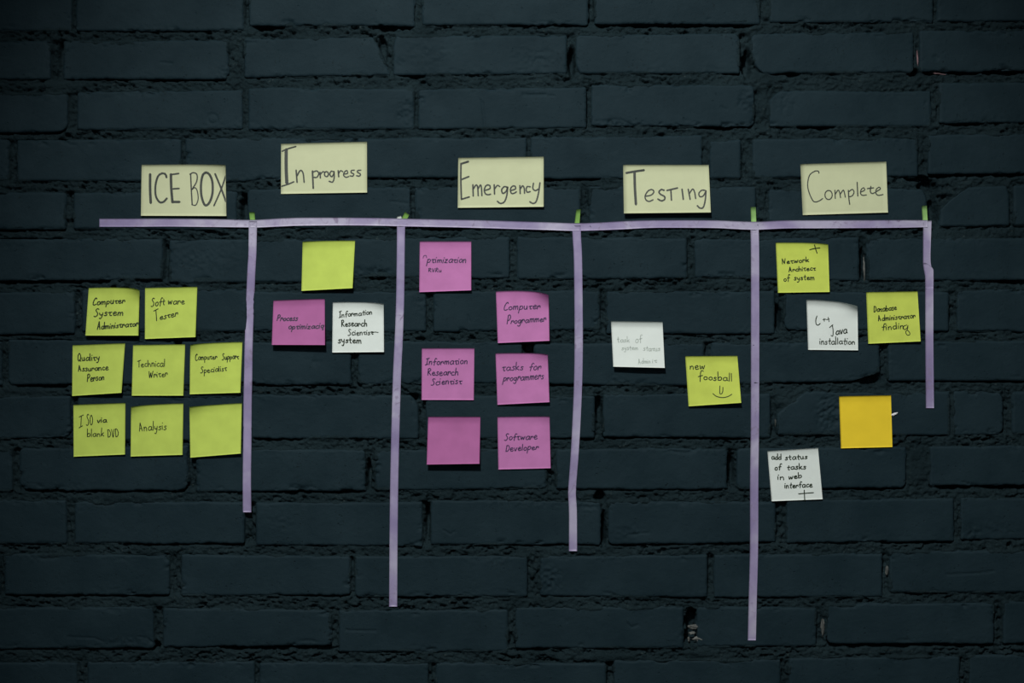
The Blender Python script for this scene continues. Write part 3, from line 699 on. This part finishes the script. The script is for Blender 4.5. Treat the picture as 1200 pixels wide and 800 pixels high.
def trace(lines, org, sc_, wmul=1.0):
    return [([(org[0] + x / sc_, org[1] + y / sc_) for (x, y) in pts], wd / sc_ * 1.18 * wmul) for (wd, pts) in lines]
def oval(cx, cy, rx, ry): return [(cx + rx * math.cos(a), cy + ry * math.sin(a)) for a in [math.radians(-100 + 36 * i) for i in range(11)]]

# ---- header cards
HG = 'pale yellow heading cards above the top tape line'
def header(lab, c, lift, lines, curl=(0, 0), bulge=(0, .5), bow=0.0, org=(0, 0)):
    sh = Sheet(c, base_of(c), lift, curl, bulge, bow); o = sh.mesh('heading_card', M_CREAM, 18); tag(o, lab, 'card', HG)
    ribbons(sh, trace(lines, org, 10.81), o, I_MARK, 'handwriting')
header('pale yellow card at the far left reading ICE BOX in black marker', [(166, 193), (264.3, 193.2), (265.3, 253), (165.1, 252.7)], (.002, .0035), [
    (28, [(172, 185), (172, 380), (180, 548)]), (22, [(380, 225), (365, 185), (320, 175), (270, 215), (240, 330), (245, 460), (290, 535), (340, 535), (385, 490)]),
    (28, [(435, 185), (440, 360), (455, 540)]), (18, [(430, 190), (535, 175)]), (18, [(460, 370), (540, 365)]), (26, [(455, 535), (545, 535)]),
    (15, [(685, 180), (695, 400), (705, 570)]), (14, [(675, 185), (720, 165), (765, 190), (760, 280), (700, 380)]), (12, [(700, 380), (740, 355), (770, 400), (780, 500), (750, 575), (700, 570)]),
    (25, [(880, 160), (840, 195), (818, 300), (820, 440), (850, 550), (885, 578), (930, 530), (962, 420), (960, 280), (925, 190), (880, 160)]),
    (20, [(995, 180), (1070, 360), (1132, 530)]), (17, [(1132, 200), (1070, 380), (980, 585)])], (0, .006), (0.5, .85), org=(160, 187))
header('pale yellow card reading In progress, hung highest of the heading cards', [(329.4, 168.4), (430, 166), (430.2, 225.5), (329.2, 227.1)], (.001, .002), [
    (16, [(60, 185), (130, 155), (235, 125)]), (36, [(112, 165), (112, 400), (120, 590)]), (16, [(50, 630), (130, 605), (210, 572)]),
    (17, [(238, 425), (250, 580)]), (16, [(248, 500), (290, 430), (325, 460), (340, 580)]), (19, [(445, 435), (455, 655)]), (15, [(450, 450), (500, 435), (525, 470), (500, 515), (460, 515)]),
    (16, [(540, 450), (545, 525)]), (14, [(545, 480), (575, 445), (597, 450)]), (15, oval(622, 475, 25, 32)),
    (15, [(715, 445), (680, 440), (665, 480), (690, 508), (715, 470), (717, 445)]), (15, [(718, 440), (720, 520), (700, 575), (655, 565)]),
    (16, [(770, 430), (778, 510)]), (14, [(775, 470), (800, 432), (830, 445)]), (14, [(845, 475), (890, 465), (880, 430), (850, 450), (840, 490), (870, 515), (905, 505)]),
    (15, [(975, 425), (940, 430), (935, 455), (968, 475), (955, 500), (920, 497)]), (15, [(1058, 425), (1020, 430), (1015, 450), (1052, 475), (1040, 500), (1002, 495)])], (.0, .0), org=(325, 160))
header('pale yellow card reading Emergency, above the pink notes column', [(537, 184.8), (637.1, 183.5), (637.1, 242.2), (536.4, 243.4)], (.0015, .004), [
    (18, [(100, 155), (98, 350), (105, 612)]), (22, [(103, 160), (192, 132)]), (18, [(105, 360), (200, 322)]), (18, [(105, 610), (205, 580)]),
    (17, [(250, 425), (255, 570)]), (16, [(255, 480), (290, 430), (310, 455), (318, 565)]), (16, [(315, 480), (345, 430), (358, 460), (365, 565)]),
    (16, [(395, 500), (465, 475), (462, 435), (420, 435), (395, 490), (410, 540), (445, 552), (475, 545)]), (17, [(520, 425), (525, 545)]), (15, [(525, 480), (560, 435), (592, 450)]),
    (17, [(690, 460), (650, 450), (615, 490), (630, 535), (670, 510), (690, 460)]), (17, [(692, 455), (680, 560), (650, 640), (600, 662), (560, 635)]),
    (16, [(730, 500), (790, 478), (780, 442), (745, 450), (725, 490), (740, 535), (775, 532), (802, 515)]), (16, [(845, 435), (850, 540)]), (16, [(850, 480), (880, 440), (900, 470), (905, 535)]),
    (16, [(978, 452), (940, 450), (925, 485), (940, 520), (978, 512)]), (16, [(1018, 405), (1010, 470), (1040, 500), (1080, 480)]), (17, [(1100, 400), (1080, 540), (1050, 640), (1010, 662), (970, 640)])], (0, 0), org=(531, 177))
header('pale yellow card reading Testing, with a soft shadow along its lower edge', [(730.2, 192.9), (830.5, 193.1), (833, 248.8), (731.1, 249.9)], (.008, .009), [
    (24, [(85, 190), (200, 170), (310, 155)]), (28, [(190, 170), (195, 380), (208, 588)]), (15, [(330, 485), (400, 470), (435, 430), (410, 400), (360, 420), (325, 480), (335, 530), (375, 550), (425, 530)]),
    (18, [(565, 410), (530, 400), (500, 430), (520, 460), (570, 490), (570, 525), (530, 543), (485, 520)]), (18, [(600, 412), (735, 380)]), (17, [(650, 400), (658, 535)]), (18, [(792, 395), (808, 525)]),
    (16, [(870, 395), (895, 525)]), (15, [(885, 450), (925, 395), (950, 430), (965, 515)]), (15, [(1085, 410), (1040, 410), (1005, 450), (1020, 490), (1060, 480), (1095, 420)]), (17, [(1095, 415), (1085, 540), (1060, 625), (1020, 635), (985, 605)])], (0, 0), bow=-.001, org=(726, 185))
header('pale yellow card at the far right reading Complete in thin black pen', [(937.9, 192.2), (1038.5, 189.3), (1040.6, 248.9), (940.7, 251.9)], (.001, .0025), [
    (12, [(278, 215), (270, 190), (225, 190), (160, 240), (135, 350), (150, 450), (200, 560), (240, 578), (290, 560), (325, 535)]), (12, oval(400, 490, 46, 58)),
    (12, [(480, 430), (485, 535)]), (12, [(485, 480), (520, 430), (540, 460), (552, 525)]), (12, [(548, 480), (585, 430), (600, 460), (612, 520)]),
    (13, [(650, 430), (658, 540), (668, 610)]), (12, [(655, 450), (700, 420), (722, 455), (700, 500), (660, 515)]), (13, [(762, 330), (770, 505)]),
    (12, [(805, 455), (855, 430), (845, 400), (815, 420), (805, 470), (830, 495), (880, 490)]), (13, [(935, 380), (930, 450), (955, 472), (985, 460)]), (13, [(890, 410), (970, 400)]),
    (12, [(1000, 450), (1055, 415), (1040, 392), (1005, 420), (1000, 470), (1030, 495), (1090, 485)])], (0, 0), org=(934, 183))

# ---- small notes
def note(lab, group, mat, c, lift, words=(), inkm=I_PEN, org=(0, 0), curl=(0, 0), bulge=(0, .5), bow=0.0, extra=(), wd=0.95, top=0.0016):
    sh = Sheet(c, base_of(c), lift, curl, bulge, bow); sh.top = top; o = sh.mesh('sticky_note', mat, 30); tag(o, lab, 'note', group)
    for wv in words:
        t, x0, y0, x1, y1, xh = wv[:6]; kw = wv[6] if len(wv) > 6 else {}
        ribbons(sh, word(t, x0, y0, x1, y1, xh, org=org, **{'wd': wd, **kw}), o, inkm, 'written_word')
    if extra: ribbons(sh, trace(extra, org, 11.43), o, inkm, 'pen_mark')
    return o
GY = 'lime yellow sticky notes'; GP = 'pink sticky notes'; GW = 'white sticky notes'
sl = lambda s, **k: dict(slant=s, **k)
note('lime note reading Computer System Administrator, left in the top pair', GY, M_YEL, [(104, 337.2), (163.6, 340), (162.2, 393), (100.1, 393)], (.004, .008),
     [('Computer', 212, 292, 645, 262, 46, sl(.15, cap=1.1)), ('System', 235, 440, 625, 425, 50, sl(.1)), ('Administrator', 275, 615, 822, 572, 44, sl(.12, cap=1.2))], org=(90, 332), curl=(0, .010), bulge=(2.2, .8), wd=1.1)
note('lime note reading Software Tester, right in the top pair', GY, M_YEL, [(170, 337.1), (231.2, 335.9), (229.1, 394.8), (169.8, 397)], (.002, .006),
     [('Sof+', 245, 308, 425, 288, 56, sl(.1)), ('ware', 468, 280, 690, 275, 50, sl(.1)), ('T', 285, 505, 345, 500, 72), ('ester', 358, 485, 598, 435, 46, sl(.1))], org=(156, 332))
note('lime note reading Quality Assurance Person, left of the middle trio', GY, M_YEL, [(85.1, 404.3), (146.6, 401.9), (142.4, 460.1), (84.5, 463.8)], (.002, .009),
     [('Quality', 218, 290, 512, 270, 48), ('Assurance', 228, 425, 630, 402, 42), ('Person', 345, 560, 575, 535, 50)], org=(72, 398), wd=1.0)
note('lime note reading Technical Writer, middle of the middle trio', GY, M_YEL, [(156, 404.1), (217, 403.1), (214.8, 463.4), (154.4, 463.4)], (.002, .003),
     [('Technical', 218, 362, 588, 358, 50), ('Writer', 368, 508, 625, 488, 48)], org=(142, 398), wd=.85)
note('lime note reading Computer Support Specialist, right of the middle trio', GY, M_YEL, [(223, 404), (284.1, 400.4), (281.7, 460), (222.3, 461.8)], (.002, .005),
     [('Computer', 240, 297, 530, 278, 42, sl(.0, wd=.85)), ('Support', 600, 290, 822, 275, 42, sl(.05)), ('Specialist', 312, 468, 662, 438, 42)], org=(208, 396), curl=(.006, 0), bulge=(.9, .25), wd=.85)
note('lime note reading ISO via blank DVD, left of the bottom trio', GY, M_YEL, [(86, 474.1), (147, 471.9), (146.5, 532.3), (86.3, 534.9)], (.002, .003),
     [('I', 235, 372, 292, 362, 78), ('SO', 338, 338, 425, 335, 72), ('via', 480, 308, 608, 302, 38, dict(wd=1.1)), ('blank', 345, 495, 572, 490, 46, dict(cap=1.3)), ('DVD', 620, 502, 772, 502, 50)], org=(72, 468), wd=.85)
note('lime note reading Analysis, middle of the bottom trio', GY, M_YEL, [(153.6, 476.7), (214.9, 472.4), (213.9, 532.7), (153.1, 534.7)], (.002, .003),
     [('Analysis', 245, 425, 608, 402, 54, dict(cap=1.25))], org=(142, 468), curl=(.006, 0), bulge=(1.0, .3), wd=.85)
note('blank lime note, right of the bottom trio beside the lilac tape', GY, M_YEL, [(222, 476.7), (283.4, 472.1), (282.2, 531.2), (223, 536)], (.003, .006), curl=(.007, 0), bulge=(.4, .3))
note('blank lime note alone at the top of the In progress column', GY, M_YEL, [(354.6, 283.1), (416.1, 281.8), (413.2, 337.5), (353.3, 340.7)], (.004, .009), curl=(.004, 0), bulge=(.4, .3))
note('dark magenta note reading Process optimization, left of the white note', GP, M_MAG, [(320.4, 352), (380.6, 350.1), (380.9, 404.1), (318.5, 403.9)], (.010, .0125),
     [('Process', 212, 362, 487, 360, 42, sl(.25)), ('optimizaciq', 365, 475, 840, 462, 42, sl(.25))], I_NAVY, org=(306, 344), bulge=(.3, .8), wd=1.1)
note('white note reading Information Research Scientist system', GW, M_WHITE, [(390, 354.1), (449.6, 356.0), (450, 412.3), (389.3, 412.9)], (.002, .004),
     [('Informa+ion', 255, 272, 700, 232, 42, sl(.05)), ('Research', 290, 392, 632, 388, 44, dict(wd=1.05)), ('Scientist', 380, 515, 715, 500, 42), ('sys+em', 245, 612, 558, 618, 48, sl(-.05, wd=1.1))], org=(375, 348), top=.0025, curl=(0, .006), bulge=(1.3, .7), extra=[(9, [(700, 480), (735, 468), (780, 473)])])
note('pink note reading Optimization, topmost of the Emergency column', GP, M_PINK, [(491.9, 282.7), (552.2, 282.7), (552.2, 340), (491.3, 342.2)], (.002, .005),
     [('ptimization', 268, 352, 792, 350, 46, sl(.25, wd=1.0)), ('RVRu', 288, 470, 462, 475, 26, sl(.1, wd=.85))], I_SLATE, org=(477, 277), extra=[(8, [(215, 290), (225, 260), (255, 255), (262, 285)])])
note('pink note reading Computer Programmer with its top right corner curling', GP, M_PINK, [(581.1, 341.4), (642.8, 345.6), (643.9, 399.2), (583.3, 401.8)], (.003, .005),
     [('Computer', 255, 312, 745, 292, 48, sl(.2, cap=1.2)), ('Programmer', 298, 495, 820, 462, 48, sl(.2, cap=1.3))], I_SLATE, org=(568, 336), curl=(0, .015), bulge=(3.0, .72), wd=1.0)
note('pink note reading Information Research Scientist', GP, M_PINK, [(494.3, 407.8), (555.9, 407.8), (555.2, 468.6), (494, 468.4)], (.0012, .0012),
     [('Information', 210, 280, 775, 266, 50, sl(.15)), ('Research', 242, 418, 652, 418, 50, sl(.12)), ('Scientist', 292, 548, 700, 532, 48, sl(.12))], I_SLATE, org=(480, 403), wd=1.0)
note('pink note reading tasks for programmers', GP, M_PINK, [(580.7, 413.9), (641.9, 415.4), (643.9, 471), (582.9, 474.1)], (.002, .006),
     [('tasks', 232, 298, 515, 292, 54, sl(.15)), ('for', 595, 295, 752, 285, 52, sl(.2)), ('programmers', 248, 438, 788, 412, 54, sl(.2))], I_SLATE, org=(568, 408), curl=(0, .006), bulge=(1.3, .75))
note('blank magenta pink note, lowest left in the Emergency column', GP, M_MAG, [(501.7, 488), (563, 488), (561.9, 543.2), (500, 544.1)], (.0105, .0125))
note('pink note reading Software Developer', GP, M_PINK, [(582.9, 488.2), (644, 487.9), (645.3, 548.4), (584, 549.9)], (.0015, .002),
     [('Software', 268, 375, 705, 358, 50, sl(.15)), ('Developer', 278, 528, 720, 492, 46, sl(.15))], I_SLATE, org=(568, 483), curl=(0, .003), bulge=(.3, .9))
note('white note with faint grey writing in the Testing column', GW, M_WHITE, [(716, 376.2), (776.4, 377), (779, 430.9), (718.6, 429.5)], (.009, .010),
     [('+ask', 245, 362, 412, 362, 40, dict(cap=1.2)), ('of', 488, 372, 578, 360, 56), ('sys+em', 305, 468, 525, 465, 36), ('s+atus', 595, 478, 820, 482, 38), ('Admin', 528, 655, 690, 645, 34), ('it', 715, 640, 778, 635, 34)], I_FAINT, org=(702, 369), top=.0035, bow=.001, wd=.7)
note('lime note reading new foosball with a drawn smile', GY, M_YEL2, [(803, 417.1), (864.1, 416.7), (868.6, 471.8), (806.9, 475.9)], (.003, .008),
     [('new', 202, 248, 405, 246, 50), ('f', 312, 405, 372, 395, 66, dict(cap=1.0)), ('oosball', 385, 388, 770, 405, 46, dict(cap=1.5))], org=(791, 411), wd=.95,
     extra=[(10, [(602, 468), (600, 520), (602, 572), (620, 575), (638, 550), (642, 488)]), (10, [(508, 572), (560, 610), (640, 625), (710, 610), (762, 580)])])
note('lime note reading Network Architect of system with a plus sign', GY, M_YEL2, [(909, 284.2), (970.4, 286.2), (972.2, 342), (911.6, 342.9)], (.001, .003),
     [('Network', 248, 345, 608, 315, 38, dict(cap=1.1)), ('Architect', 338, 450, 695, 428, 36), ('of', 270, 578, 348, 572, 44), ('sys+em', 408, 560, 682, 558, 40)], org=(895, 279), curl=(0, .005), bulge=(1.0, .7),
     extra=[(11, [(615, 155), (680, 138), (752, 130)]), (11, [(680, 88), (695, 145), (715, 202)])])
note('white note reading C++ Java installation with a drooping top edge', GW, M_WHITE, [(945, 351), (1004.9, 358.6), (1005.6, 410.3), (947, 409.7)], (.001, .002),
     [('ava', 555, 528, 708, 500, 56, dict(wd=1.1)), ('ins+alla+ion', 340, 655, 812, 655, 46, dict(cap=1.2))], org=(931, 346), top=.0045, curl=(0, .010), bulge=(2.2, .6),
     extra=[(11, [(302, 275), (286, 330), (292, 385), (318, 398), (345, 375)]), (9, [(380, 325), (422, 318)]), (9, [(398, 308), (400, 348)]), (9, [(430, 325), (466, 315)]), (9, [(452, 292), (464, 352)]),
            (10, [(470, 430), (515, 392)]), (10, [(508, 400), (518, 480), (512, 545), (490, 535)])])
note('lime note reading Database Administrator finding', GY, M_YEL2, [(1015, 342.2), (1075.2, 341.2), (1078.9, 399.8), (1017.4, 402.6)], (.001, .005),
     [('Database', 262, 325, 570, 295, 42), ('Administrator', 325, 445, 820, 405, 38, dict(cap=1.1)), ('findin', 372, 568, 665, 548, 44, dict(cap=1.0))], org=(1001, 337),
     extra=[(9, [(705, 498), (660, 520), (672, 560), (708, 540), (720, 505), (712, 560), (690, 590), (708, 632), (742, 630), (742, 600), (716, 570)])])
note('blank golden orange note with a fleck of chalk at its right edge', 'golden sticky note', M_ORANGE, [(983.2, 464.1), (1044.1, 462.9), (1045.8, 523.6), (985.4, 525.1)], (.001, .0015))
note('white note reading add status of tasks in web interface, lowest of all notes', GW, M_WHITE, [(899.3, 528.3), (958.6, 524.5), (964, 584.7), (904.2, 587.1)], (.0015, .002),
     [('add', 210, 208, 340, 206, 42), ('s+a+us', 392, 215, 690, 200, 38), ('of', 252, 348, 335, 345, 46), ('+asks', 418, 345, 672, 336, 40), ('in', 290, 478, 382, 485, 40), ('web', 438, 475, 615, 455, 38), ('in+erface', 385, 592, 755, 575, 42)], org=(886, 520), wd=1.05,
     extra=[(12, [(645, 618), (652, 755)]), (12, [(570, 668), (770, 652)])])

# ---- paper tabs held under the tape
TGp = 'small paper tabs poking out above the tape line'
def tab(lab, c, mat):
    c = [c[0], c[1], (c[2][0], c[2][1]), (c[3][0], c[3][1])]
    b = max(base_of(c) - 0.0004, 0.0002)
    o = Sheet(c, b, (.0001, .0001)).mesh('paper_tab', mat, 3); tag(o, lab, 'tab', TGp)
tab('tiny green paper tab above the leftmost vertical tape', [(291.9, 248.5), (298.3, 248.3), (299, 258.5), (293, 258.5)], M_GREEN)
tab('tilted green paper tab next to a white scrap, above the second vertical tape', [(474.6, 248), (479.6, 251.6), (476, 258.5), (469.8, 257.5)], M_GREEN)
tab('tiny white paper scrap beside the tilted green tab', [(465.5, 253.6), (470, 252.2), (471.0, 258), (464, 258)], M_WHITE)
tab('leaning green paper tab above the middle vertical tape', [(675.4, 245.4), (680.4, 245), (679, 263), (673.2, 263)], M_GREEN)
tab('pale green paper tab above the longest vertical tape', [(879.6, 242.3), (885.6, 242.5), (886.3, 261), (880.3, 261)], M_LGREEN)
tab('pale green paper tab above the rightmost vertical tape', [(1080.1, 241), (1086, 240.7), (1087.2, 259.5), (1081.3, 259.5)], M_LGREEN)
ch = lump('chalk_fleck', 1047.6, 485.3, 4.2, 1.3, wall_top(1048, 485) + 0.0012, M_CHALK, 21, None, .38, 0.0012)
tag(ch, 'small white fleck of chalk on the brick right of the golden orange note', 'chalk')
